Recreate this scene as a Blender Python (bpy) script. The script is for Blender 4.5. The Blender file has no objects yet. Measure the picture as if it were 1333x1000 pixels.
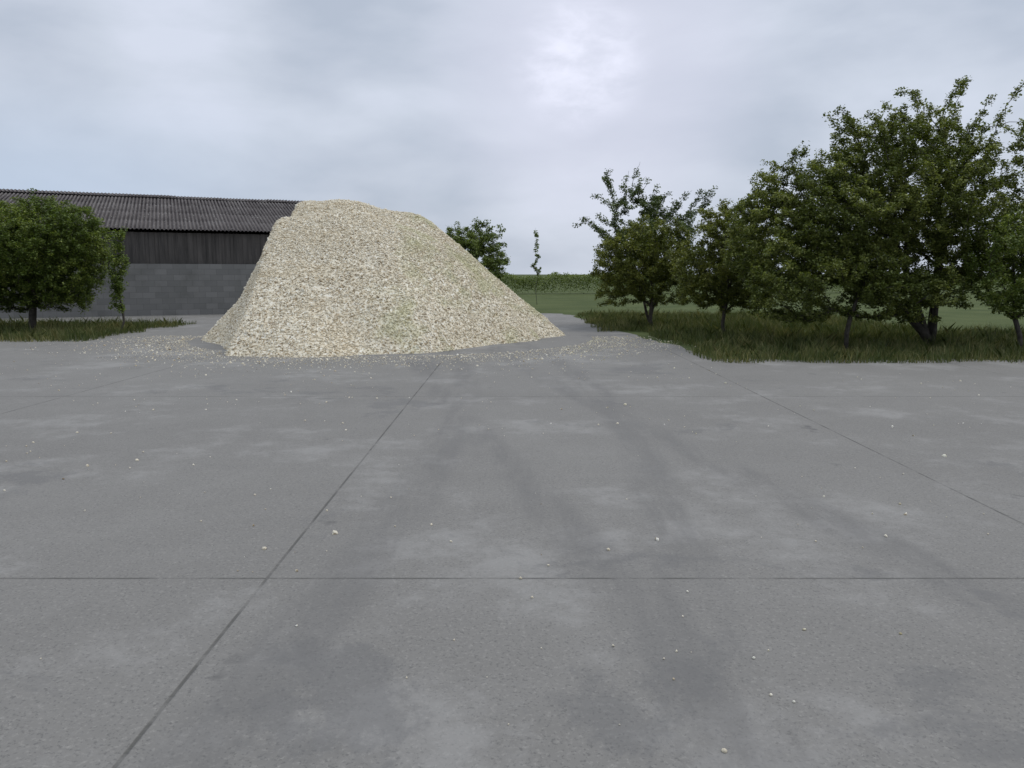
import bpy, math, random
import numpy as np
from mathutils import Vector, noise

R = math.radians
scene = bpy.context.scene
COL = scene.collection
# ------------------------------------------------------------------ camera
F = 980.0 / 1333.0 * 36.0
PITCH = R(8.3)
CAM = Vector((0, 0, 1.6))
cd = bpy.data.cameras.new('camera')
cd.sensor_width = 36; cd.lens = F; cd.clip_end = 6000; cd.clip_start = 0.05
cam = bpy.data.objects.new('camera', cd); COL.objects.link(cam)
cam.location = CAM; cam.rotation_euler = (math.pi / 2 - PITCH, 0, 0)
scene.camera = cam
scene.view_settings.view_transform = 'Standard'
scene.view_settings.look = 'None'
scene.view_settings.exposure = 0.0
scene.view_settings.gamma = 1.0

def ray(px, py):
    u = (px - 666.5) / 980.0; v = (500 - py) / 980.0
    c, s = math.cos(PITCH), math.sin(PITCH)
    return Vector((u, c + v * s, -s + v * c))
def at(px, py, Y):
    d = ray(px, py)
    return CAM + d * (Y / d.y)

# ------------------------------------------------------------------ world, sun
SUN_EL, SUN_AZ = R(60), R(62)           # azimuth to the right of the view
w = bpy.data.worlds.new('World'); scene.world = w; w.use_nodes = True
NT = w.node_tree; NT.nodes.clear()
class G:
    """small node builder"""
    def __init__(s, nt): s.nt = nt
    def n(s, t, **kw):
        nd = s.nt.nodes.new(t)
        for k, v in kw.items():
            setattr(nd, k, v)
        return nd
    def put(s, sock, v):
        if isinstance(v, bpy.types.NodeSocket): s.nt.links.new(v, sock)
        elif v is not None: sock.default_value = v
    def math(s, op, a, b=None, c=None, clamp=False):
        nd = s.n('ShaderNodeMath', operation=op); nd.use_clamp = clamp
        s.put(nd.inputs[0], a); s.put(nd.inputs[1], b); s.put(nd.inputs[2], c)
        return nd.outputs[0]
    def vec(s, op, a, b=None):
        nd = s.n('ShaderNodeVectorMath', operation=op)
        s.put(nd.inputs[0], a); s.put(nd.inputs[1], b)
        return nd.outputs['Value'] if op == 'DOT_PRODUCT' else nd.outputs[0]
    def noise(s, vec, scale, detail=4, rough=0.55, dist=0.0):
        nd = s.n('ShaderNodeTexNoise')
        s.put(nd.inputs['Vector'], vec); nd.inputs['Scale'].default_value = scale
        nd.inputs['Detail'].default_value = detail; nd.inputs['Roughness'].default_value = rough
        nd.inputs['Distortion'].default_value = dist
        return nd.outputs[0]
    def ramp(s, f, stops, interp='LINEAR'):
        nd = s.n('ShaderNodeValToRGB'); s.put(nd.inputs[0], f)
        e = nd.color_ramp.elements; nd.color_ramp.interpolation = interp
        while len(e) < len(stops): e.new(0.5)
        for el, (p, c) in zip(e, stops):
            el.position = p
            el.color = (c, c, c, 1) if isinstance(c, (int, float)) else (*c, 1)
        return nd.outputs[0]
    def mix(s, f, a, b, blend='MIX'):
        nd = s.n('ShaderNodeMix', data_type='RGBA', blend_type=blend)
        s.put(nd.inputs[0], f)
        for sock, v in ((nd.inputs[6], a), (nd.inputs[7], b)):
            if isinstance(v, tuple) and len(v) == 3: v = (*v, 1)
            s.put(sock, v)
        return nd.outputs[2]
    def mapr(s, f, a, b, c=0.0, d=1.0, smooth=True):
        nd = s.n('ShaderNodeMapRange'); nd.interpolation_type = 'SMOOTHSTEP' if smooth else 'LINEAR'
        s.put(nd.inputs[0], f)
        for i, v in enumerate((a, b, c, d)): nd.inputs[i + 1].default_value = v
        return nd.outputs[0]
    def scale(s, vec, sc, loc=(0, 0, 0)):
        nd = s.n('ShaderNodeMapping'); s.put(nd.inputs[0], vec)
        nd.inputs['Scale'].default_value = sc; nd.inputs['Location'].default_value = loc
        return nd.outputs[0]

g = G(NT)
tc = g.n('ShaderNodeTexCoord').outputs['Generated']
sky = g.n('ShaderNodeTexSky'); sky.sky_type = 'NISHITA'; sky.sun_disc = False
sky.sun_elevation = SUN_EL; sky.sun_rotation = SUN_AZ
sky.air_density = 1.0; sky.dust_density = 2.0
sep = g.n('ShaderNodeSeparateXYZ'); g.put(sep.inputs[0], tc)
vx, vy, vz = sep.outputs
# overcast layer: stretched sheets of cloud, in directions on the sky
flat = g.scale(tc, (2.2, 2.2, 5.0), (0.3, 1.7, 0.4))
n1 = g.noise(flat, 1.5, 5, 0.5, 0.3)
n2 = g.noise(g.scale(tc, (3.2, 3.2, 9.0), (4.1, 0.2, 2.0)), 1.5, 5, 0.48, 0.25)
bands = g.math('ADD', g.math('MULTIPLY', n1, 0.6), g.math('MULTIPLY', n2, 0.4))
cloud = g.ramp(bands, [(0.37, (.49, .55, .655)), (0.46, (.565, .62, .725)), (0.54, (.63, .685, .79)), (0.64, (.71, .76, .88))])
# the side away to the left is a bluer, slightly darker sheet low down
lowblue = g.math('MULTIPLY', g.mapr(vx, -0.15, -0.55), g.mapr(vz, 0.24, 0.06))
cloud = g.mix(g.math('MULTIPLY', lowblue, 0.75), cloud, (.49, .60, .77))
# thin place in the cloud that lets the daylight through
def spot(px, py, wide, tight, p):
    d = ray(px, py).normalized()
    dd = g.vec('DOT_PRODUCT', tc, tuple(d))
    f = g.mapr(dd, math.cos(wide), math.cos(tight))
    return g.math('POWER', f, p)
nb = g.noise(g.scale(tc, (6, 6, 13), (1.2, 0.4, 3.0)), 2.9, 5, 0.55, 0.25)
core = g.math('MULTIPLY', spot(755, 80, R(6.2), R(0.2), 1.9), g.mapr(nb, 0.28, 0.70, .2, 1))
halo = spot(778, 95, R(15), R(1), 1.5)
cloud = g.mix(g.math('MULTIPLY', halo, 0.62), cloud, (.75, .765, .90))
cloud = g.mix(g.math('MULTIPLY', core, 0.95), cloud, (.93, .95, 1.10))
zen = g.mapr(vz, 0.30, 0.95, 1.0, 1.55)
cl = g.vec('SCALE', cloud); cl.node.inputs['Scale'].default_value = 10.0
cl2 = g.vec('SCALE', cl); g.put(cl2.node.inputs['Scale'], zen)
col = g.mix(0.93, sky.outputs[0], cl2)
bg = g.n('ShaderNodeBackground'); g.put(bg.inputs[0], col); bg.inputs[1].default_value = 0.10
wo = g.n('ShaderNodeOutputWorld'); NT.links.new(bg.outputs[0], wo.inputs[0])

sl = bpy.data.lights.new('sun', 'SUN'); sl.energy = 1.1; sl.angle = R(25); sl.color = (1.0, 0.965, 0.91)
sun = bpy.data.objects.new('sun', sl); COL.objects.link(sun)
sd = Vector((math.sin(SUN_AZ) * math.cos(SUN_EL), math.cos(SUN_AZ) * math.cos(SUN_EL), math.sin(SUN_EL)))
sun.rotation_euler = sd.to_track_quat('Z', 'Y').to_euler(); sun.location = (10, 40, 60)

# ------------------------------------------------------------------ helpers
def empty(name, loc, label, cat, group=None):
    o = bpy.data.objects.new(name, None); COL.objects.link(o); o.location = loc
    o.empty_display_size = 0.2
    o['label'] = label; o['category'] = cat
    if group: o['group'] = group
    return o
def obj(name, V, Fc, mat, parent=None, smooth=False, attrs=None):
    """V: (n,3) world coordinates; Fc: (m,k) array or list of index lists"""
    me = bpy.data.meshes.new(name)
    V = np.asarray(V, dtype=np.float64)
    if isinstance(Fc, np.ndarray):
        k = Fc.shape[1]
        me.vertices.add(len(V)); me.loops.add(Fc.size); me.polygons.add(len(Fc))
        off = np.zeros(3) if parent is None else np.array(parent.location)
        me.vertices.foreach_set('co', (V - off).astype(np.float32).ravel())
        me.loops.foreach_set('vertex_index', Fc.astype(np.int32).ravel())
        me.polygons.foreach_set('loop_start', np.arange(0, Fc.size, k, dtype=np.int32))
        me.update(calc_edges=True); me.validate()
    else:
        off = np.zeros(3) if parent is None else np.array(parent.location)
        me.from_pydata([tuple(v) for v in V - off], [], Fc); me.update()
    if smooth:
        me.polygons.foreach_set('use_smooth', np.ones(len(me.polygons), dtype=bool))
    if attrs:
        for nm, arr in attrs.items():
            a = me.attributes.new(nm, 'FLOAT', 'POINT'); a.data.foreach_set('value', np.asarray(arr, dtype=np.float32))
    me.materials.append(mat)
    o = bpy.data.objects.new(name, me); COL.objects.link(o)
    if parent is not None: o.parent = parent
    return o
def struct(o): o['kind'] = 'structure'; return o
class MB:
    def __init__(s): s.v = []; s.f = []
    def box(s, c, ax, ay, az):
        """centre and three half-axis vectors"""
        c, ax, ay, az = map(Vector, (c, ax, ay, az)); b = len(s.v)
        for sx, sy, sz in ((-1,-1,-1),(1,-1,-1),(1,1,-1),(-1,1,-1),(-1,-1,1),(1,-1,1),(1,1,1),(-1,1,1)):
            s.v.append(tuple(c + ax*sx + ay*sy + az*sz))
        s.f += [[b+i for i in q] for q in ((0,3,2,1),(4,5,6,7),(0,1,5,4),(1,2,6,5),(2,3,7,6),(3,0,4,7))]
def mat(name, rough=0.85, spec=0.3):
    m = bpy.data.materials.new(name); m.use_nodes = True
    nt = m.node_tree; p = nt.nodes['Principled BSDF']
    p.inputs['Roughness'].default_value = rough
    p.inputs['Specular IOR Level'].default_value = spec
    return m, G(nt), p
def bump(gg, p, h, strength, dist):
    b = gg.n('ShaderNodeBump'); b.inputs['Strength'].default_value = strength; b.inputs['Distance'].default_value = dist
    gg.put(b.inputs['Height'], h); gg.put(p.inputs['Normal'], b.outputs[0])

def leaf_mat(name, dark, mid, lite, trans=0.28):
    m, gg, p = mat(name, 0.55, 0.35)
    nt = m.node_tree
    geo = gg.n('ShaderNodeNewGeometry'); o = gg.n('ShaderNodeTexCoord').outputs['Object']
    rnd = geo.outputs['Random Per Island']
    cl = gg.noise(o, 1.1, 3, 0.5)
    f = gg.math('ADD', gg.math('MULTIPLY', rnd, 0.62), gg.math('MULTIPLY', gg.mapr(cl, 0.35, 0.65), 0.38))
    c = gg.ramp(f, [(0.05, dark), (0.5, mid), (0.78, lite), (0.95, tuple(v * 1.5 for v in lite))])
    gg.put(p.inputs['Base Color'], c)
    tr = gg.n('ShaderNodeBsdfTranslucent')
    gg.put(tr.inputs[0], gg.mix(1.0, c, (1.25, 1.3, 0.55), 'MULTIPLY'))
    mx = gg.n('ShaderNodeMixShader'); mx.inputs[0].default_value = trans
    nt.links.new(p.outputs[0], mx.inputs[1]); nt.links.new(tr.outputs[0], mx.inputs[2])
    nt.links.new(mx.outputs[0], nt.nodes['Material Output'].inputs[0])
    return m
M = {}
M['haw'] = leaf_mat('hawthorn_leaves', (.068, .088, .020), (.118, .148, .032), (.215, .235, .065))
M['haw_loose'] = leaf_mat('loose_hawthorn_leaves', (.055, .078, .030), (.085, .120, .044), (.150, .185, .075))
M['shrub'] = leaf_mat('yellow_green_leaves', (.075, .090, .016), (.125, .148, .028), (.210, .220, .055))
M['bush'] = leaf_mat('bush_leaves', (.062, .092, .016), (.108, .155, .030), (.205, .245, .058))
M['far'] = leaf_mat('far_bush_leaves', (.085, .115, .030), (.130, .175, .042), (.210, .250, .080))
m, gg, p = mat('bark'); o = gg.n('ShaderNodeTexCoord').outputs['Object']
gg.put(p.inputs['Base Color'], gg.ramp(gg.noise(o, 9, 5), [(0.3, (.030, .026, .022)), (0.7, (.085, .075, .062))]))
bump(gg, p, gg.noise(gg.scale(o, (1, 1, .25)), 40, 4), 0.6, 0.02); M['bark'] = m

# ------------------------------------------------------------------ trees
def in_poly(x, z, P):
    P = np.asarray(P); inside = np.zeros(len(x), bool); j = len(P) - 1
    for i in range(len(P)):
        xi, zi = P[i]; xj, zj = P[j]
        c = ((zi > z) != (zj > z)) & (x < (xj - xi) * (z - zi) / (zj - zi + 1e-12) + xi)
        inside ^= c; j = i
    return inside
def edge_dist(x, z, P):
    P = np.asarray(P); d = np.full(len(x), 1e9)
    for i in range(len(P)):
        a = P[i - 1]; b = P[i]; ab = b - a; L = ab @ ab + 1e-12
        t = np.clip(((x - a[0]) * ab[0] + (z - a[1]) * ab[1]) / L, 0, 1)
        d = np.minimum(d, np.hypot(x - a[0] - t * ab[0], z - a[1] - t * ab[1]))
    return d
DENS = 2.1
def tree(name, label, cat, Y, poly, base_px, sprays=(), group=None, leaf='haw', seed=1, cell=0.27, depth=1.9,
         gap=0.0, gscale=0.9, leafsize=0.042, per=9, step=0.085, sig=0.055, trunk_r=0.16, forks=None, bf=0.35, spray_leaf=0.8, up=0.7):
    rs = np.random.RandomState(seed)
    P = np.array([[at(px, py, Y).x, at(px, py, Y).z] for px, py in poly])
    P[:, 1] = np.maximum(P[:, 1], 0.25)
    lo, hi = P.min(0), P.max(0)
    nx, nz, ny = [max(1, int(math.ceil(v / cell))) for v in (hi[0]-lo[0], hi[1]-lo[1], 2*depth)]
    ii = np.stack(np.meshgrid(np.arange(nx), np.arange(ny), np.arange(nz), indexing='ij'), -1).reshape(-1, 3)
    q = (ii + rs.rand(*ii.shape)) * cell
    x = lo[0] + q[:, 0]; y = q[:, 1] - depth; z = lo[1] + q[:, 2]
    k = in_poly(x, z, P); x, y, z = x[k], y[k], z[k]
    de = edge_dist(x, z, P)
    hd = depth * np.clip(np.sqrt(de / (depth * 0.75)), 0, 1)
    k = np.abs(y) < hd; x, y, z, de = x[k], y[k], z[k], de[k]
    s = seed * 7.31
    nv = np.array([noise.noise(Vector((a*gscale + s, b*gscale, c*gscale*1.4))) + 0.45*noise.noise(Vector((a*2.3*gscale, b*2.3*gscale + s, c*2.9*gscale))) for a, b, c in zip(x, y, z)])
    k = nv > gap
    A = np.stack([x, Y + y, z], 1)[k]
    # spray chains: bare-ended branches that reach out of the crown
    spray_pts = []
    for sp in sprays:
        off = rs.uniform(-.4, .4) * depth
        W = [np.array(at(px, py, Y)) for px, py in sp]
        for a, b in zip(W[:-1], W[1:]):
            n = max(2, int(np.linalg.norm(b - a) / 0.13))
            for t in np.arange(n) / n:
                spray_pts.append(a + (b - a) * t + np.array([0, off, 0]) + rs.randn(3) * 0.022)
        spray_pts.append(W[-1] + np.array([0, off, 0]))
    nsp = len(spray_pts)
    bx = at(base_px, 400, Y).x
    root = np.array([bx, Y, 0.0])
    trunk = []
    forks = forks or [((lo[0] + hi[0]) / 2 * .4 + bx * .6, hi[1] * .45)]
    T = [root]; Tpar = [-1]
    for fx, fz in forks:
        prev = 0; n = max(3, int(fz / 0.3)); ph = rs.rand() * 6; dy = rs.uniform(-.5, .5)
        for i in range(1, n + 1):
            t = i / n
            T.append(np.array([bx + (fx - bx) * t**1.3 + 0.07*math.sin(ph + 5*t), Y + dy*t + .06*math.cos(ph + 4*t), fz * t])); Tpar.append(prev); prev = len(T) - 1
    nT = len(T)
    pts = np.array(T + spray_pts + list(A)); N = len(pts)
    par = np.full(N, -1); par[:nT] = Tpar
    path = np.zeros(N)
    for i in range(1, nT): path[i] = path[par[i]] + np.linalg.norm(pts[i] - pts[par[i]])
    best = np.full(N, 1e9); bp = np.zeros(N, int); done = np.zeros(N, bool); done[:nT] = True
    order = list(range(nT))
    for i in range(nT):
        c = np.linalg.norm(pts - pts[i], axis=1) + bf * path[i] + (0.8 if pts[i][2] < 0.35 * T[-1][2] else 0)
        b = c < best; best[b] = c[b]; bp[b] = i
    best[done] = 1e9
    for _ in range(N - nT):
        j = int(np.argmin(best)); i = bp[j]
        par[j] = i; path[j] = path[i] + np.linalg.norm(pts[j] - pts[i]); done[j] = True; best[j] = 1e9; order.append(j)
        c = np.linalg.norm(pts - pts[j], axis=1) + bf * path[j]
        b = (c < best) & ~done; best[b] = c[b]; bp[b] = j
    # pipe-model radii
    area = np.full(N, 0.0032 ** 2.2)
    for j in reversed(order):
        if par[j] >= 0: area[par[j]] += area[j]
    rad = area ** (1 / 2.2); sc = trunk_r / rad[0]
    rad = np.where(rad > 0.02, rad * (1 + (sc - 1) * np.clip((rad - .02) / (rad[0] - .02), 0, 1)), rad)
    # wood
    ch = np.array([j for j in range(N) if par[j] >= 0]); pa = par[ch]
    a, b = pts[pa], pts[ch]; ra = np.minimum(rad[pa], rad[ch] * 1.35); rb = rad[ch]
    d = b - a; L = np.linalg.norm(d, axis=1, keepdims=True) + 1e-9; d = d / L
    a = a - d * (ra[:, None] * .5)
    ref = np.where(np.abs(d[:, 2:3]) < .9, np.array([[0, 0, 1.]]), np.array([[1., 0, 0]]))
    u = np.cross(d, ref); u /= np.linalg.norm(u, axis=1, keepdims=True); v = np.cross(d, u)
    K = 5; ang = np.arange(K) * 2 * math.pi / K
    ring = u[:, None, :] * np.cos(ang)[None, :, None] + v[:, None, :] * np.sin(ang)[None, :, None]
    V = np.concatenate([a[:, None] + ring * ra[:, None, None], b[:, None] + ring * rb[:, None, None]], 1).reshape(-1, 3)
    V[:, 2] = np.maximum(V[:, 2], -0.05)
    base = np.arange(len(ch))[:, None, None] * 2 * K
    k0 = np.arange(K); quad = np.stack([k0, (k0 + 1) % K, (k0 + 1) % K + K, k0 + K], 1)[None]
    Fw = (base + quad).reshape(-1, 4)
    rt = empty(name, tuple(root), label, cat, group)
    obj('trunk', V, Fw, M['bark'], rt, smooth=True)
    # leaf clusters along the thin wood
    C = []; 
    for j in ch:
        if rad[j] > 0.035 or j < nT: continue
        p0, p1 = pts[par[j]], pts[j]; L = np.linalg.norm(p1 - p0)
        n = max(1, int(L * DENS / step + rs.rand()))
        if nT <= j < nT + nsp and rs.rand() > spray_leaf: continue
        for t in rs.rand(n): C.append(p0 + (p1 - p0) * t)
    C = np.array(C)
    nl = rs.poisson(per * 1.5, len(C)) + 1
    Pc = np.repeat(C, nl, axis=0); n = len(Pc)
    cl_off = np.repeat(rs.randn(len(C), 3) * 0.02, nl, axis=0)
    Pc = Pc + cl_off + np.clip(rs.randn(n, 3), -1.6, 1.6) * sig * np.array([.95, .95, .7])
    Pc = Pc[Pc[:, 2] > 0.05]; n = len(Pc)
    nrm = rs.randn(n, 3); nrm[:, 2] = np.abs(nrm[:, 2]) + up; nrm /= np.linalg.norm(nrm, axis=1, keepdims=True)
    t = rs.randn(n, 3); la = np.cross(nrm, t); la /= np.linalg.norm(la, axis=1, keepdims=True); lb = np.cross(nrm, la)
    sz = leafsize * 1.28 * rs.uniform(.6, 1.3, (n, 1)); wd = sz * rs.uniform(.55, .85, (n, 1))
    V = np.stack([Pc - la * sz * .5, Pc + lb * wd * .5 + nrm * wd * .18 + la * sz * .05, Pc + la * sz * .5, Pc - lb * wd * .5 + nrm * wd * .18 + la * sz * .05], 1).reshape(-1, 3)
    Fl = np.arange(n * 4).reshape(-1, 4)
    obj('crown', V, Fl, M[leaf], rt)
    print(name, 'nodes', N, 'leaves', n)
    return rt

HG = 'hawthorn trees along the right side'
# big dark hawthorn
tree('hawthorn_tree', 'tallest dark green hawthorn on the right, long branches reaching up against the sky', 'tree', 17.0,
     [(938,330),(946,288),(958,262),(972,250),(976,232),(989,220),(1011,216),(1024,204),(1037,195),(1064,190),(1087,183),(1092,165),(1090,150),(1108,143),
      (1123,154),(1140,143),(1158,147),(1176,138),(1186,142),(1200,136),(1212,150),(1226,152),(1240,160),(1256,160),(1268,150),(1276,170),(1284,185),(1292,205),(1288,228),(1296,250),(1290,275),(1300,300),(1310,345),(1290,372),(1180,372),(1060,374),(960,368)],
     1215, sprays=[
      [(1226,215),(1231,190),(1228,165),(1235,143),(1247,120),(1253,104),(1266,103)], [(1240,140),(1250,122),(1257,112)],
      [(1256,200),(1264,172),(1280,142),(1295,124),(1313,114)], [(1288,160),(1298,143),(1307,128),(1313,118)], [(1262,180),(1256,160),(1255,134)],
      [(1225,168),(1212,146),(1192,124),(1180,119),(1169,119)], [(1214,150),(1206,130),(1206,110)], [(1222,150),(1221,128),(1218,110)], [(1226,142),(1232,124),(1237,112)],
      [(1128,165),(1119,150),(1106,138),(1088,142)], [(1096,175),(1090,160),(1088,152)], [(1262,172),(1285,166),(1308,164),(1326,172)],
      [(1110,180),(1098,176),(1086,162)], [(1050,200),(1051,194),(1048,189)], [(1004,222),(995,214),(987,213)], [(985,240),(978,232),(975,230)], [(1160,158),(1142,146),(1136,142)],
      [(1270,215),(1288,205),(1304,195)], [(1275,250),(1290,242),(1302,228)], [(1290,215),(1290,250),(1286,290)]],
     group=HG, leaf='haw', seed=3, cell=0.27, depth=2.2, gap=-0.42, gscale=1.0, leafsize=0.044, per=9, trunk_r=0.17,
     forks=[(at(1150,300,17).x, 3.0), (at(1228,215,17).x, 4.2), (at(1258,200,17).x, 4.3), (at(1050,300,17).x, 2.8)])
tree('hawthorn_tree', 'hawthorn cut by the right edge of the view, open crown beside the tallest one', 'tree', 18.5,
     [(1300,330),(1306,290),(1310,262),(1322,240),(1318,214),(1330,195),(1322,176),(1335,160),(1352,150),(1375,130),(1400,140),(1440,150),(1480,190),(1500,240),(1500,372),(1310,372)],
     1372, sprays=[[(1345,190),(1330,172),(1318,160),(1316,148)], [(1350,175),(1335,160),(1331,150)], [(1330,270),(1322,248),(1326,225),(1330,205)], [(1330,225),(1316,222),(1308,212)], [(1335,275),(1315,272),(1302,265)]],
     group=HG, leaf='haw', seed=11, cell=0.28, depth=1.9, gap=-0.2, gscale=0.95, leafsize=0.047, per=9, trunk_r=0.14)
# airy tree further back
tree('hawthorn_tree', 'loose airy young hawthorn with thin upright twigs, left of the big hawthorn', 'tree', 24.0,
     [(772,330),(786,292),(790,276),(780,264),(792,268),(802,254),(800,246),(812,252),(822,232),(834,236),(836,250),(848,250),(858,250),(862,262),(876,258),(888,256),(886,268),(896,274),(906,264),(916,256),(918,266),(908,282),(904,330),(900,368),(800,368)],
     848, sprays=[[(806,280),(799,255),(793,238),(788,230),(795,221)], [(793,238),(785,229)], [(815,262),(813,245),(819,222)], [(822,262),(824,240),(829,222),(833,211)], [(828,238),(838,232),(840,240)],
      [(806,292),(790,268),(782,259),(768,258)], [(800,300),(785,290),(776,280)], [(790,305),(775,298),(760,290),(749,294)], [(770,296),(762,288),(756,286)], [(842,282),(848,258),(854,243)], [(852,258),(862,254)],
      [(872,282),(884,262),(897,250)], [(860,270),(868,252),(874,252)], [(888,295),(903,274),(915,252),(918,243)], [(912,258),(922,248),(931,246)], [(905,275),(918,268),(925,256)]],
     group=HG, leaf='haw_loose', seed=5, cell=0.28, depth=1.3, gap=-0.08, gscale=1.15, leafsize=0.052, per=8, step=0.09, sig=0.06, trunk_r=0.09,
     forks=[(at(815,300,24).x, 2.6), (at(845,300,24).x, 2.7), (at(885,300,24).x, 2.6)], spray_leaf=0.75)
SG = 'leafy shrubs under the hawthorns'
tree('leafy_shrub', 'yellow green shrub between the airy young hawthorn and the big dark hawthorn', 'shrub', 19.5,
     [(872,350),(884,305),(900,288),(914,275),(928,267),(944,261),(958,260),(975,264),(995,280),(1012,330),(1008,402),(880,402)], 945,
     sprays=[[(920,285),(912,276),(905,274)], [(950,275),(946,264),(948,258)]],
     group=SG, leaf='shrub', seed=8, cell=0.24, depth=1.3, gap=-0.35, leafsize=0.045, per=10, trunk_r=0.05)
tree('leafy_shrub', 'rounded mid green shrub in front of the airy young hawthorn', 'shrub', 22.5,
     [(768,355),(778,312),(796,300),(812,290),(828,282),(842,279),(856,281),(870,280),(884,286),(896,302),(902,345),(896,398),(776,398)], 850,
     group=SG, leaf='shrub', seed=9, cell=0.25, depth=1.2, gap=-0.3, leafsize=0.045, per=9, trunk_r=0.05)
tree('leafy_shrub', 'dense fresh green shrub low at the right edge, under the hawthorns', 'shrub', 15.5,
     [(1256,350),(1262,295),(1274,272),(1292,264),(1310,268),(1330,262),(1360,262),(1400,280),(1420,340),(1410,415),(1265,415)], 1335,
     group=SG, leaf='bush', seed=13, cell=0.25, depth=1.0, gap=-0.12, leafsize=0.042, per=9, trunk_r=0.05)
tree('leafy_shrub', 'wide low dark shrub across the foot of the big hawthorn', 'shrub', 15.8,
     [(970,370),(980,325),(1010,300),(1050,305),(1085,296),(1130,302),(1165,312),(1190,330),(1215,325),(1245,340),(1262,370),(1258,420),(975,420)], 1105,
     group=SG, leaf='haw', seed=17, cell=0.25, depth=1.0, gap=-0.25, leafsize=0.044, per=9, trunk_r=0.05)
# left bush in front of the barn
tree('dense_bush', 'large rounded green bush standing in front of the barn at the left edge', 'bush', 21.0,
     [(-90,300),(-70,270),(-40,262),(-15,265),(8,265),(24,260),(38,256),(48,253),(64,254),(78,259),(94,263),(110,267),(120,275),(128,285),(135,295),(141,306),(138,340),(128,372),(118,405),(-80,405)], 40,
     sprays=[[(50,256),(48,249)], [(115,275),(124,279)]],
     leaf='bush', seed=21, cell=0.22, depth=1.7, gap=-1.2, leafsize=0.046, per=8, sig=0.06, trunk_r=0.1, up=0.9)
tree('small_bush', 'small leafy sprig of a bush beside the large bush, before the barn eave', 'bush', 20.6,
     [(141,350),(146,309),(149,299),(154,294),(160,294),(164,299),(162,312),(166,350),(160,405),(146,405)], 154,
     leaf='bush', seed=23, cell=0.16, depth=0.3, gap=-0.35, leafsize=0.045, per=9, trunk_r=0.03)
# far bush behind the heap
tree('far_bush', 'bright green bush showing past the right shoulder of the rubble heap', 'bush', 34.0,
     [(556,330),(570,304),(584,298),(598,296),(606,295),(612,289),(622,288),(632,291),(640,297),(650,302),(660,318),(664,345),(656,374),(560,374)], 612,
     sprays=[[(596,298),(595,291)], [(618,292),(618,285)], [(626,293),(627,287)], [(632,295),(635,288)], [(638,298),(645,293),(651,295)], [(648,302),(656,299)], [(588,299),(581,294)]],
     leaf='far', seed=31, cell=0.28, depth=1.3, gap=-0.3, leafsize=0.07, per=8, step=0.12, sig=0.08, trunk_r=0.07)
tree('young_sapling', 'thin lone sapling with its tip against the sky, between far bush and hawthorns', 'tree', 40.0,
     [(690,345),(694,322),(698,310),(702,322),(706,345),(704,360),(692,360)], 699,
     sprays=[[(699,315),(698,304),(697,297)], [(699,307),(700,302)]],
     leaf='far', seed=37, cell=0.34, depth=0.3, gap=-0.2, leafsize=0.08, per=4, trunk_r=0.03)

# ------------------------------------------------------------------ barn
gv = Vector((-math.sin(R(24)), math.cos(R(24)), 0)); rv = Vector((math.cos(R(24)), math.sin(R(24)), 0)); ZV = Vector((0, 0, 1))
RD, RH = 40.0, 5.19            # ridge distance, height
EW, EH = 7.3, 3.36             # half span, eave height
S0, S1 = -15.0, 9.0
barn = empty('barn', tuple(gv * (RD - EW) + rv * 0), 'long low barn with a dark weathered corrugated roof, behind the bush and the heap', 'barn')
m, gg, p = mat('weathered_sheet', 0.9, 0.15); o = gg.n('ShaderNodeTexCoord').outputs['Object']
rot = gg.n('ShaderNodeMapping'); rot.inputs['Rotation'].default_value = (0, 0, -R(24)); gg.put(rot.inputs[0], o); o = rot.outputs[0]
big = gg.noise(gg.scale(o, (.9, .25, .5)), 1.3, 5, .6)
c = gg.ramp(big, [(0.3, (.105, .093, .088)), (0.55, (.145, .130, .123)), (0.75, (.185, .170, .158))])
streak = gg.noise(gg.scale(o, (9, .45, 1)), 1.4, 4, .6)
c = gg.mix(gg.mapr(streak, .52, .72, 0, .35), c, (.062, .055, .052))
lich = gg.noise(o, 9.0, 3, .6)
LICH = gg.mapr(lich, .63, .68, 0, .85)
moss = gg.noise(gg.scale(o, (1.2, 1.2, 1.2), (7, 3, 1)), 3.0, 5, .65)
c = gg.mix(gg.mapr(moss, .62, .72, 0, .6), c, (.045, .042, .030))
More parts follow.
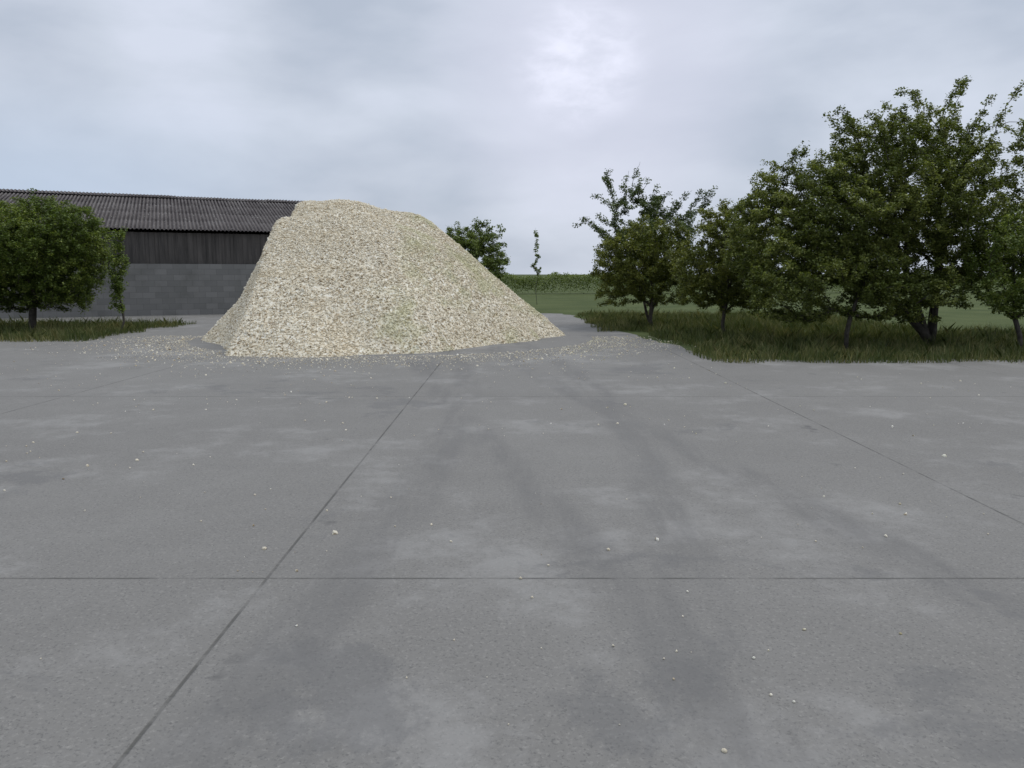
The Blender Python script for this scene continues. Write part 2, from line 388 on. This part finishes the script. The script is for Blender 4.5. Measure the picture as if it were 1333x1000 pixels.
# darker colour along the troughs of the sheets, patchy, stronger towards the ridge
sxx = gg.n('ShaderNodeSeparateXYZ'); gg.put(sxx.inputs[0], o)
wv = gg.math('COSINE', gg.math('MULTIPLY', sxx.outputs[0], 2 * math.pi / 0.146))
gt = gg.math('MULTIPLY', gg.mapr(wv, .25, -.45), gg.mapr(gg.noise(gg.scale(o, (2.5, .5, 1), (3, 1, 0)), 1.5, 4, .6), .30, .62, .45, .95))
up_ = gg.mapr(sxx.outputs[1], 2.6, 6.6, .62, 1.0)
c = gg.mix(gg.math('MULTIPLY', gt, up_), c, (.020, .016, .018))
c = gg.mix(LICH, c, (.42, .41, .37))
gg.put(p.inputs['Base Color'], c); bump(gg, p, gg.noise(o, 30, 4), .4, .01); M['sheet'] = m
rs = np.random.RandomState(4)
PER = 0.146; SUB = 8
def corrugated(rows, d_in, h_in, d_out, h_out, s0, s1, lift, amp=0.027, thick=0.007, side=1):
    """rows of wavy sheets from the (distance,height) of the top edge to that of the bottom one"""
    Vs = []; Fs = []; n = int((s1 - s0) / PER * SUB) + 1
    ss = s0 + np.arange(n) * PER / SUB
    wave = np.cos(ss / PER * 2 * math.pi) * amp
    sheet = np.floor((ss - s0) / (PER * 7)).astype(int)
    nd = np.array([-(h_in - h_out), 0, abs(d_in - d_out)]); nd = nd / np.linalg.norm(nd)
    off = 0
    for r in range(rows):
        js = rs.uniform(-.003, .003, sheet.max() + 1)[sheet]; jb = rs.uniform(-.03, .03, sheet.max() + 1)[sheet]
        t0 = r / rows; t1 = (r + 1) / rows + (0.02 if r < rows - 1 else 0)
        for surf in (0, 1):
            for e, t in enumerate((t0, t1)):
                dd = d_in + (d_out - d_in) * t; hh = h_in + (h_out - h_in) * t
                hgt = hh + wave + lift + js + (0.004 if e == 1 else 0.0) - surf * thick
                tt = (jb if (e == 1) else 0) * np.sign(d_out - d_in)
                X = np.outer(np.ones(n) * dd + tt, np.array(gv)) + np.outer(ss, np.array(rv)); X[:, 2] = hgt
                Vs.append(X)
        i = np.arange(n - 1); a = off; b = off + n; c_ = off + 2 * n; d_ = off + 3 * n
        Fs.append(np.stack([a + i, a + i + 1, b + i + 1, b + i], 1)[:, ::-1 * side])
        Fs.append(np.stack([c_ + i, c_ + i + 1, d_ + i + 1, d_ + i], 1)[:, ::side])
        Fs.append(np.stack([b + i, b + i + 1, d_ + i + 1, d_ + i], 1)[:, ::-1 * side])
        off += 4 * n
    return np.concatenate(Vs), np.concatenate(Fs)
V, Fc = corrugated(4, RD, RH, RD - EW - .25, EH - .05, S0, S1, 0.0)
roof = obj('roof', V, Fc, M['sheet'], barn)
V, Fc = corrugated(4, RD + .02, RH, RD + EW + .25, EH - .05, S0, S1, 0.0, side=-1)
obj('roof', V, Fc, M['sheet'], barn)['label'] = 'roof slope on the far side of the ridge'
# ridge capping: wavy wings either side and a rolled top
ss = np.arange(S0, S1, PER / SUB); n = len(ss); prof = [(-.42, -.09), (-.22, -.035), (-.09, .012), (-.04, .04), (0, .048), (.04, .04), (.09, .012), (.22, -.035), (.42, -.09)]
Vs = []
cap = np.floor((ss - S0) / (PER * 7)).astype(int); cj = rs.uniform(-.012, .012, cap.max() + 1)[cap]
stepd = np.where(ss > 0.1, -.012, 0.0)
for dd, hh in prof:
    X = np.outer(np.full(n, RD + dd), np.array(gv)) + np.outer(ss, np.array(rv))
    X[:, 2] = RH + hh + .045 + cj + stepd + np.cos(ss / PER * 2 * math.pi) * 0.020
    Vs.append(X)
i = np.arange(n - 1); Fs = [np.stack([k*n + i, k*n + i + 1, (k+1)*n + i + 1, (k+1)*n + i], 1) for k in range(len(prof) - 1)]
rc = obj('ridge_capping', np.concatenate(Vs), np.concatenate(Fs), M['sheet'], barn)
rc.parent = roof
# walls under the eave
m, gg, p = mat('blockwork', 0.9, .2); o = gg.n('ShaderNodeTexCoord').outputs['Object']
rot = gg.n('ShaderNodeMapping'); rot.inputs['Rotation'].default_value = (R(90), 0, 0); 
r2 = gg.n('ShaderNodeMapping'); r2.inputs['Rotation'].default_value = (0, 0, -R(24)); gg.put(r2.inputs[0], o)
gg.put(rot.inputs[0], r2.outputs[0])
br = gg.n('ShaderNodeTexBrick'); gg.put(br.inputs['Vector'], rot.outputs[0])
br.inputs['Scale'].default_value = 1.0; br.inputs['Brick Width'].default_value = .45; br.inputs['Row Height'].default_value = .225
br.inputs['Mortar Size'].default_value = .006; br.inputs['Color1'].default_value = (.22, .215, .205, 1); br.inputs['Color2'].default_value = (.17, .168, .16, 1); br.inputs['Mortar'].default_value = (.13, .128, .12, 1)
st = gg.noise(o, .8, 5, .6)
gg.put(p.inputs['Base Color'], gg.mix(gg.mapr(st, .4, .7, 0, .5), br.outputs[0], (.10, .10, .088))); bump(gg, p, br.outputs[1], -.5, .01); M['block'] = m
m, gg, p = mat('old_boards', .9, .2); o = gg.n('ShaderNodeTexCoord').outputs['Object']
gg.put(p.inputs['Base Color'], gg.ramp(gg.noise(gg.scale(o, (6, 6, .5)), 1.5, 5, .6), [(.3, (.05, .047, .044)), (.7, (.11, .10, .092))])); M['board'] = m
mb = MB(); D = RD - EW; mid = (S0 + S1) / 2; hl = (S1 - S0) / 2 - .2
for dd in (D, RD + EW): mb.box(gv * dd + rv * mid + ZV * 1.0, rv * hl, gv * .11, ZV * 1.0)
for sgn in (S0 + .2, S1 - .2): mb.box(gv * RD + rv * sgn + ZV * 1.0, rv * .11, gv * (EW - .11), ZV * 1.0)
obj('wall', mb.v, mb.f, M['block'], barn)
mb = MB(); n = int(2 * hl / .17)
for dd in (D, RD + EW):
    for i in range(n):
        s = S0 + .2 + (i + .5) * 2 * hl / n
        mb.box(gv * (dd + (.013 if i % 2 else -.013)) + rv * s + ZV * (2.004 + .6), rv * .092, gv * .012, ZV * (.6 + rs.uniform(-.006, 0)))
for sgn in (S0 + .2, S1 - .2):
    for i in range(84):
        t = -EW + .1 + (i + .5) * (2 * EW - .2) / 84; top = RH - .25 - (RH - EH) * abs(t) / EW
        mb.box(gv * (RD + t) + rv * sgn + ZV * ((2.004 + top) / 2), rv * .012, gv * .08, ZV * ((top - 2.004) / 2))
obj('cladding', mb.v, mb.f, M['board'], barn)

# ------------------------------------------------------------------ heap
HY = 20.0
def prof(pts_px, Y):
    W = [at(px, py, Y) for px, py in pts_px]
    return np.array([q.x for q in W]), np.array([q.z for q in W])
up = prof([(300,436),(330,400),(352,350),(380,320),(388,296),(390,284),(390.5,276),(390,268),(393,264.5),(402,263),(415,262.5),(432,262),(450,262),(466,264),(480,268),(497,273),(515,276),(535,279),(550,283),(562,290),(570,297),(578,304),(610,330),(660,375),(735,436)], HY)
lo_ = prof([(270,440),(322,385),(345,340),(357,318),(362,304),(365,297),(365,292),(368,288),(373,285.5),(381,284.5),(390,283.5),(402,282),(420,279),(450,277),(480,281),(510,289),(540,299),(570,315),(620,360),(700,437)], HY - 1.1)
GX = np.arange(at(250,436,HY).x - .3, at(760,436,HY).x + .3, 0.035); GY = np.arange(12.6, 26.5, 0.045)
XX, YY = np.meshgrid(GX, GY, indexing='ij')
def fbm(fn_scale, x, y, s, octs=4):
    out = np.zeros(x.shape); a = 1.0; f = fn_scale
    for k in range(octs):
        out += a * np.array([noise.noise(Vector((u * f + s, v * f - s, s * .37 + k))) for u, v in zip(x.ravel(), y.ravel())]).reshape(x.shape)
        a *= .5; f *= 2.1
    return out
wob = fbm(.45, XX, YY, 3.3, 2)
def lump(pr, yc, front, back, plateau):
    dx = 0.16 * wob * np.clip(np.abs(YY - yc) - .3, 0, 1.5)
    H = np.interp(XX + dx, pr[0], pr[1], left=-1, right=-1)
    d = YY - yc
    df = np.maximum(-d - plateau, 0); db = np.maximum(d - plateau, 0)
    soft = lambda v: np.sqrt(v * v + .25) - .5
    return H - front * soft(df) * (1 + .08 * wob) - back * soft(db)
h1 = lump(up, HY, 1.0, .75, .12); h2 = lump(lo_, HY - 1.15, .84, .75, .15)
hm = np.maximum(h1, h2) 
rough = fbm(1.3, XX, YY, 9.1, 4)
hm = hm + .05 * rough * np.clip(hm, 0, .6) + .03 * fbm(3.4, XX, YY, 4.4, 2) * np.clip(hm, 0, .6)
HF = np.maximum(hm, -0.06)
nxg, nyg = HF.shape
idx = np.arange(nxg * nyg).reshape(nxg, nyg)
Fh = np.stack([idx[:-1, :-1], idx[1:, :-1], idx[1:, 1:], idx[:-1, 1:]], -1).reshape(-1, 4)
keep = (HF.ravel()[Fh].max(1) > -0.05); Fh = Fh[keep]
Vh = np.stack([XX, YY, HF], -1).reshape(-1, 3)
usedv = np.unique(Fh); remap = np.full(len(Vh), -1); remap[usedv] = np.arange(len(usedv))
m, gg, p = mat('pale_rubble', .95, .15); o = gg.n('ShaderNodeTexCoord').outputs['Object']; geo = gg.n('ShaderNodeNewGeometry')
rnd = geo.outputs['Random Per Island']
vo = gg.n('ShaderNodeTexVoronoi'); gg.put(vo.inputs['Vector'], o); vo.inputs['Scale'].default_value = 24
sepc = gg.n('ShaderNodeSeparateColor'); gg.put(sepc.inputs[0], vo.outputs['Color'])
f = gg.math('FRACT', gg.math('ADD', rnd, sepc.outputs[0]))
c = gg.ramp(f, [(0.0, (.20, .145, .085)), (.09, (.44, .35, .225)), (.22, (.68, .60, .445)), (.6, (.76, .69, .54)), (.85, (.82, .765, .62)), (1.0, (.87, .84, .74))])
st = gg.noise(gg.scale(o, (.7, .7, 2.2)), 1.1, 4, .55)
c = gg.mix(gg.mapr(st, .48, .68, 0, .3), c, (.60, .50, .33))
gr = gg.noise(gg.scale(o, (1, 1, 1), (2, 5, 0)), .9, 4, .6)
st2 = gg.noise(gg.scale(o, (1.6, 1.6, 7.0), (3, 8, 1)), 1.6, 5, .65, .4)
c = gg.mix(gg.mapr(st2, .62, .72, 0, .45), c, (.34, .24, .145))
sx = gg.n('ShaderNodeSeparateXYZ'); gg.put(sx.inputs[0], o)
gr = gg.math('MULTIPLY', gg.mapr(gr, .45, .65, 0, .55), gg.mapr(sx.outputs[0], .5, 1.9, .0, 1))
c = gg.mix(gr, c, (.50, .49, .27))
gg.put(p.inputs['Base Color'], c)
bump(gg, p, gg.noise(o, 45, 4, .6), .6, .02); M['rubble'] = m
# loose stones bedded in the surface
rs = np.random.RandomState(77)
ico_v = []; t = (1 + 5 ** .5) / 2
for a, b in ((-1, t), (1, t), (-1, -t), (1, -t)): ico_v.append((a, b, 0))
for a, b in ((-1, t), (1, t), (-1, -t), (1, -t)): ico_v.append((0, a, b))
for a, b in ((-1, t), (1, t), (-1, -t), (1, -t)): ico_v.append((b, 0, a))
ico_v = np.array([(-1,t,0),(1,t,0),(-1,-t,0),(1,-t,0),(0,-1,t),(0,1,t),(0,-1,-t),(0,1,-t),(t,0,-1),(t,0,1),(-t,0,-1),(-t,0,1)]) / math.sqrt(1 + t*t)
ico_f = np.array([(0,11,5),(0,5,1),(0,1,7),(0,7,10),(0,10,11),(1,5,9),(5,11,4),(11,10,2),(10,7,6),(7,1,8),(3,9,4),(3,4,2),(3,2,6),(3,6,8),(3,8,9),(4,9,5),(2,4,11),(6,2,10),(8,6,7),(9,8,1)])
def stones(P, size, rs):
    n = len(P)
    q = rs.randn(n, 4); q /= np.linalg.norm(q, axis=1, keepdims=True); w_, x, y, z = q.T
    Rm = np.stack([1-2*(y*y+z*z), 2*(x*y-z*w_), 2*(x*z+y*w_), 2*(x*y+z*w_), 1-2*(x*x+z*z), 2*(y*z-x*w_), 2*(x*z-y*w_), 2*(y*z+x*w_), 1-2*(x*x+y*y)], -1).reshape(n, 3, 3)
    V = ico_v[None] * rs.uniform(.65, 1.2, (n, 12, 1)) * rs.uniform(.6, 1.1, (n, 1, 3))
    V = np.einsum('nij,nkj->nki', Rm, V) * size[:, None, None] + P[:, None]
    Ff = (np.arange(n)[:, None, None] * 12 + ico_f[None]).reshape(-1, 3)
    return V.reshape(-1, 3), Ff
# area-weighted sampling of the faces that look towards the yard
tri = np.concatenate([Fh[:, [0, 1, 2]], Fh[:, [0, 2, 3]]])
A_, B_, C_ = Vh[tri[:, 0]], Vh[tri[:, 1]], Vh[tri[:, 2]]
nr = np.cross(B_ - A_, C_ - A_); ar = np.linalg.norm(nr, axis=1) + 1e-12
wgt = ar * np.where(A_[:, 1] < HY + .8, 1.0, .15) * np.where(A_[:, 2] > 1.9, 1.5, 1.0); wgt /= wgt.sum()
NS = 72000
pick = rs.choice(len(tri), NS, p=wgt); a = rs.rand(NS, 1); b = rs.rand(NS, 1); fl = a + b > 1; a = np.where(fl, 1 - a, a); b = np.where(fl, 1 - b, b)
Ps = A_[pick] * (1 - a - b) + B_[pick] * a + C_[pick] * b + nr[pick] / ar[pick][:, None] * .006
sz = np.clip(rs.lognormal(math.log(.0140), .42, NS), .006, .06)
Vs, Fs = stones(Ps, sz, rs)
heap = empty('rubble_heap', (at(470,436,HY).x, HY, 0), 'big heap of pale crushed stone with a steep left face, in front of the barn', 'heap')
Vm = Vh[usedv]; Fm = remap[Fh]
Ft = np.concatenate([Fm[:, [0, 1, 2]], Fm[:, [0, 2, 3]], Fs + len(Vm)])
obj('rubble', np.concatenate([Vm, Vs]), Ft, M['rubble'], heap)
print('heap', len(Ft))

# ------------------------------------------------------------------ ground, yard, field
def sheet(name, x0, x1, y0, y1, z, m, n=1):
    xs = np.linspace(x0, x1, n + 1); ys = np.linspace(y0, y1, n + 1)
    V = [(x, y, z) for x in xs for y in ys]; Fq = [[i*(n+1)+j, (i+1)*(n+1)+j, (i+1)*(n+1)+j+1, i*(n+1)+j+1] for i in range(n) for j in range(n)]
    return struct(obj(name, V, Fq, m))
m, gg, p = mat('meadow', .95, .1); o = gg.n('ShaderNodeTexCoord').outputs['Object']
gg.put(p.inputs['Base Color'], gg.ramp(gg.noise(o, .35, 8, .6), [(.3, (.055, .075, .025)), (.7, (.10, .12, .045))])); bump(gg, p, gg.noise(o, 8, 4), .6, .05)
sheet('ground', -2500, 2500, -500, 4500, 0.0, m)
m, gg, p = mat('yard_concrete', .82, .25); o = gg.n('ShaderNodeTexCoord').outputs['Object']
big = gg.noise(o, .22, 8, .7); midn = gg.noise(o, 1.6, 10, .74); fine = gg.noise(o, 48, 6, .75)
c = gg.ramp(big, [(.3, (.180, .172, .157)), (.7, (.228, .219, .200))])
c = gg.mix(gg.mapr(midn, .35, .7, 0, .35), c, (.168, .160, .145))
c = gg.mix(gg.mapr(fine, .5, .72, 0, .6), c, (.33, .315, .285))
c = gg.mix(gg.mapr(gg.noise(o, 75, 3, .6), .56, .66, 0, .6), c, (.10, .098, .092))
sx = gg.n('ShaderNodeSeparateXYZ'); gg.put(sx.inputs[0], gg.scale(o, (1, 1, 1), (1.3, 2.2, 0)))
def joint(v, wdt): 
    fr = gg.math('FRACT', gg.math('DIVIDE', v, wdt)); ab = gg.math('ABSOLUTE', gg.math('SUBTRACT', fr, .5))
    return gg.mapr(ab, .5 - .012 / wdt, .5 - .004 / wdt)
jn = gg.math('MAXIMUM', joint(sx.outputs[0], 4.6), joint(sx.outputs[1], 6.0))
jn = gg.math('MULTIPLY', jn, gg.mapr(gg.noise(o, 2.6, 5, .65), .36, .58, .25, 1))
lines = jn
# dried dust, old damp marks, oil spots, tyre tracks
c = gg.mix(gg.mapr(gg.noise(gg.scale(o, (1, 1, 1), (5, 9, 0)), .55, 12, .74), .50, .64, 0, .5), c, (.315, .305, .285))
c = gg.mix(gg.mapr(gg.noise(gg.scale(o, (1, 1, 1), (15, 3, 0)), .42, 12, .72, .3), .57, .62, 0, .42), c, (.125, .123, .12))
c = gg.mix(gg.mapr(gg.noise(gg.scale(o, (1, 1, 1), (1, 33, 0)), 2.1, 3, .55), .70, .76, 0, .6), c, (.085, .083, .08))
def track(x0, bend):
    yy_ = gg.math('MULTIPLY', sx.outputs[1], .11)
    cx = gg.math('ADD', gg.math('MULTIPLY', gg.math('SINE', gg.math('ADD', yy_, bend)), 2.2), x0)
    dd = gg.math('ABSOLUTE', gg.math('SUBTRACT', sx.outputs[0], cx))
    d2 = gg.math('ABSOLUTE', gg.math('SUBTRACT', dd, .9))
    return gg.mapr(d2, .10, .27, 1, 0)
tk = gg.math('MAXIMUM', track(-.6, .4), track(1.9, 2.1))
tk = gg.math('MULTIPLY', tk, gg.mapr(gg.noise(gg.scale(o, (2, .35, 1)), 1.5, 5, .7), .38, .62, .05, .42))
c = gg.mix(tk, c, (.13, .126, .12))
c = gg.mix(gg.math('MULTIPLY', lines, .75), c, (.07, .068, .06))
gg.put(p.inputs['Base Color'], c)
hh = gg.math('SUBTRACT', gg.math('ADD', gg.math('MULTIPLY', fine, .3), gg.math('MULTIPLY', midn, .8)), lines)
bump(gg, p, hh, .45, .012); M['yard'] = m
rs = np.random.RandomState(3)
pt = [(-45, -12), (45, -12), (45, 14.0)]
for a, b in (((45, 14.0), (4.0, 14.2)), ((4.0, 14.2), (3.1, 21.0)), ((3.1, 21.0), (2.2, 31.0)), ((2.2, 31.0), (-45, 31.5))):
    k = int(math.hypot(b[0] - a[0], b[1] - a[1]) / .35)
    for i in range(1, k + 1):
        t = i / k; x = a[0] + (b[0] - a[0]) * t; y = a[1] + (b[1] - a[1]) * t
        wv = noise.noise(Vector((x * .8, y * .8, 4))) * .35 + noise.noise(Vector((x * 3, y * 3, 7))) * .12
        pt.append((x + wv, y + wv))
pt.append((-45, 31.5))
struct(obj('yard', [(x, y, .004) for x, y in pt], [list(range(len(pt)))], m))

# loose grit on the yard
rs = np.random.RandomState(5)
n = 5200; yy = 2 + 20 * rs.rand(n) ** 1.6; xx = (rs.rand(n) - .5) * 2 * (1.5 + yy * .8)
na = 9000; ta = rs.uniform(-math.pi * 1.02, .02, na); ra_ = 1 + np.abs(rs.randn(na)) * .22
xa = -2.95 + 5.0 * np.cos(ta) * ra_; ya = 19.3 + 4.6 * np.sin(ta) * ra_
near = np.hypot(xx - (-2.5), (yy - 17) * .9); cn_ = np.array([noise.noise(Vector((a * .55, b * .55, 3))) for a, b in zip(xx, yy)])
kp = rs.rand(n) < np.clip(1.5 - near / 9, .22, 1) * np.clip(.35 + 2.2 * cn_, .04, 1)
P = np.concatenate([np.stack([xx, yy, np.full(n, .008)], 1)[kp], np.stack([xa, ya, np.full(na, .008)], 1)])
V, Ff = stones(P, np.clip(rs.lognormal(math.log(.0065), .6, len(P)), .0025, .032), rs)
gr = obj('loose_grit', V, Ff, M['rubble']); gr['kind'] = 'stuff'; gr['label'] = 'pale grit scattered over the grey yard'; gr['category'] = 'grit'

M['grass'] = leaf_mat('rough_grass', (.050, .072, .018), (.095, .120, .032), (.200, .185, .080), .2)
# rough grass at the foot of trees and bushes
def grass(name, label, regions, n, h0, h1, seed):
    rs = np.random.RandomState(seed); Ps = []
    ars = np.array([(r[1]-r[0])*(r[3]-r[2]) for r in regions]); ars = ars / ars.sum()
    for r, f in zip(regions, ars):
        k = int(n * f); x = rs.uniform(r[0], r[1], k); y = rs.uniform(r[2], r[3], k)
        edge = np.minimum.reduce([x - r[0], r[1] - x, y - r[2], r[3] - y])
        nz = np.array([noise.noise(Vector((a * .9, b * .9, seed))) for a, b in zip(x, y)])
        kp = (edge + nz * .9) > rs.uniform(.0, .35, k)
        Ps.append(np.stack([x, y, np.full(k, .003)], 1)[kp])
    P = np.concatenate(Ps); k = len(P)
    ang = rs.rand(k) * 6.283; tuft = np.array([noise.noise(Vector((a[0] * 1.7, a[1] * 1.7, 5))) for a in P])
    hgt = rs.uniform(h0, h1, k) * (0.7 + .6 * rs.rand(k)) * np.clip(1 + 1.3 * tuft, .35, 2.2); wd = rs.uniform(.004, .009, k)
    dx = np.stack([np.cos(ang), np.sin(ang), np.zeros(k)], 1); ln = rs.randn(k, 3) * np.array([.35, .35, 0]) ; 
    tip = P + np.stack([ln[:, 0] * hgt, ln[:, 1] * hgt, hgt], 1); md = P + np.stack([ln[:, 0] * hgt * .25, ln[:, 1] * hgt * .25, hgt * .55], 1)
    V = np.stack([P - dx * wd[:, None], P + dx * wd[:, None], md + dx * wd[:, None] * .7, tip, md - dx * wd[:, None] * .7], 1).reshape(-1, 3)
    o = obj(name, V, np.arange(k * 5).reshape(-1, 5), M['grass']); o['kind'] = 'stuff'; o['label'] = label; o['category'] = 'grass'
    return o
grass('rough_grass', 'rough green grass along the foot of the hawthorns and bushes',
      [(3.6, 17, 13.5, 21), (2.4, 12, 21, 30), (-22, -10.2, 17.8, 24.5)], 150000, .05, .22, 2)
# far hedge across the field
rs = np.random.RandomState(8); n = 60000
x = rs.uniform(-20, 46, n); top = 1.45 + .75 * np.array([noise.noise(Vector((v * .35, 1, 2))) + .5 * noise.noise(Vector((v * 1.3, 4, 2))) for v in x])
z = top * np.sqrt(rs.rand(n)); y = 62 + x * .12 + rs.randn(n) * .45
Pc = np.stack([x, y, z + .05], 1) + rs.randn(n, 3) * .06
nrm = rs.randn(n, 3); nrm[:, 2] = abs(nrm[:, 2]) + .5; nrm /= np.linalg.norm(nrm, axis=1, keepdims=True)
la = np.cross(nrm, rs.randn(n, 3)); la /= np.linalg.norm(la, axis=1, keepdims=True); lb = np.cross(nrm, la); s = rs.uniform(.08, .16, (n, 1))
V = np.stack([Pc - la * s * .5, Pc + lb * s * .35, Pc + la * s * .5, Pc - lb * s * .35], 1).reshape(-1, 3)
hd = obj('field_hedge', V, np.arange(4 * n).reshape(-1, 4), M['far']); hd['label'] = 'long low green hedge across the far field'; hd['category'] = 'hedge'
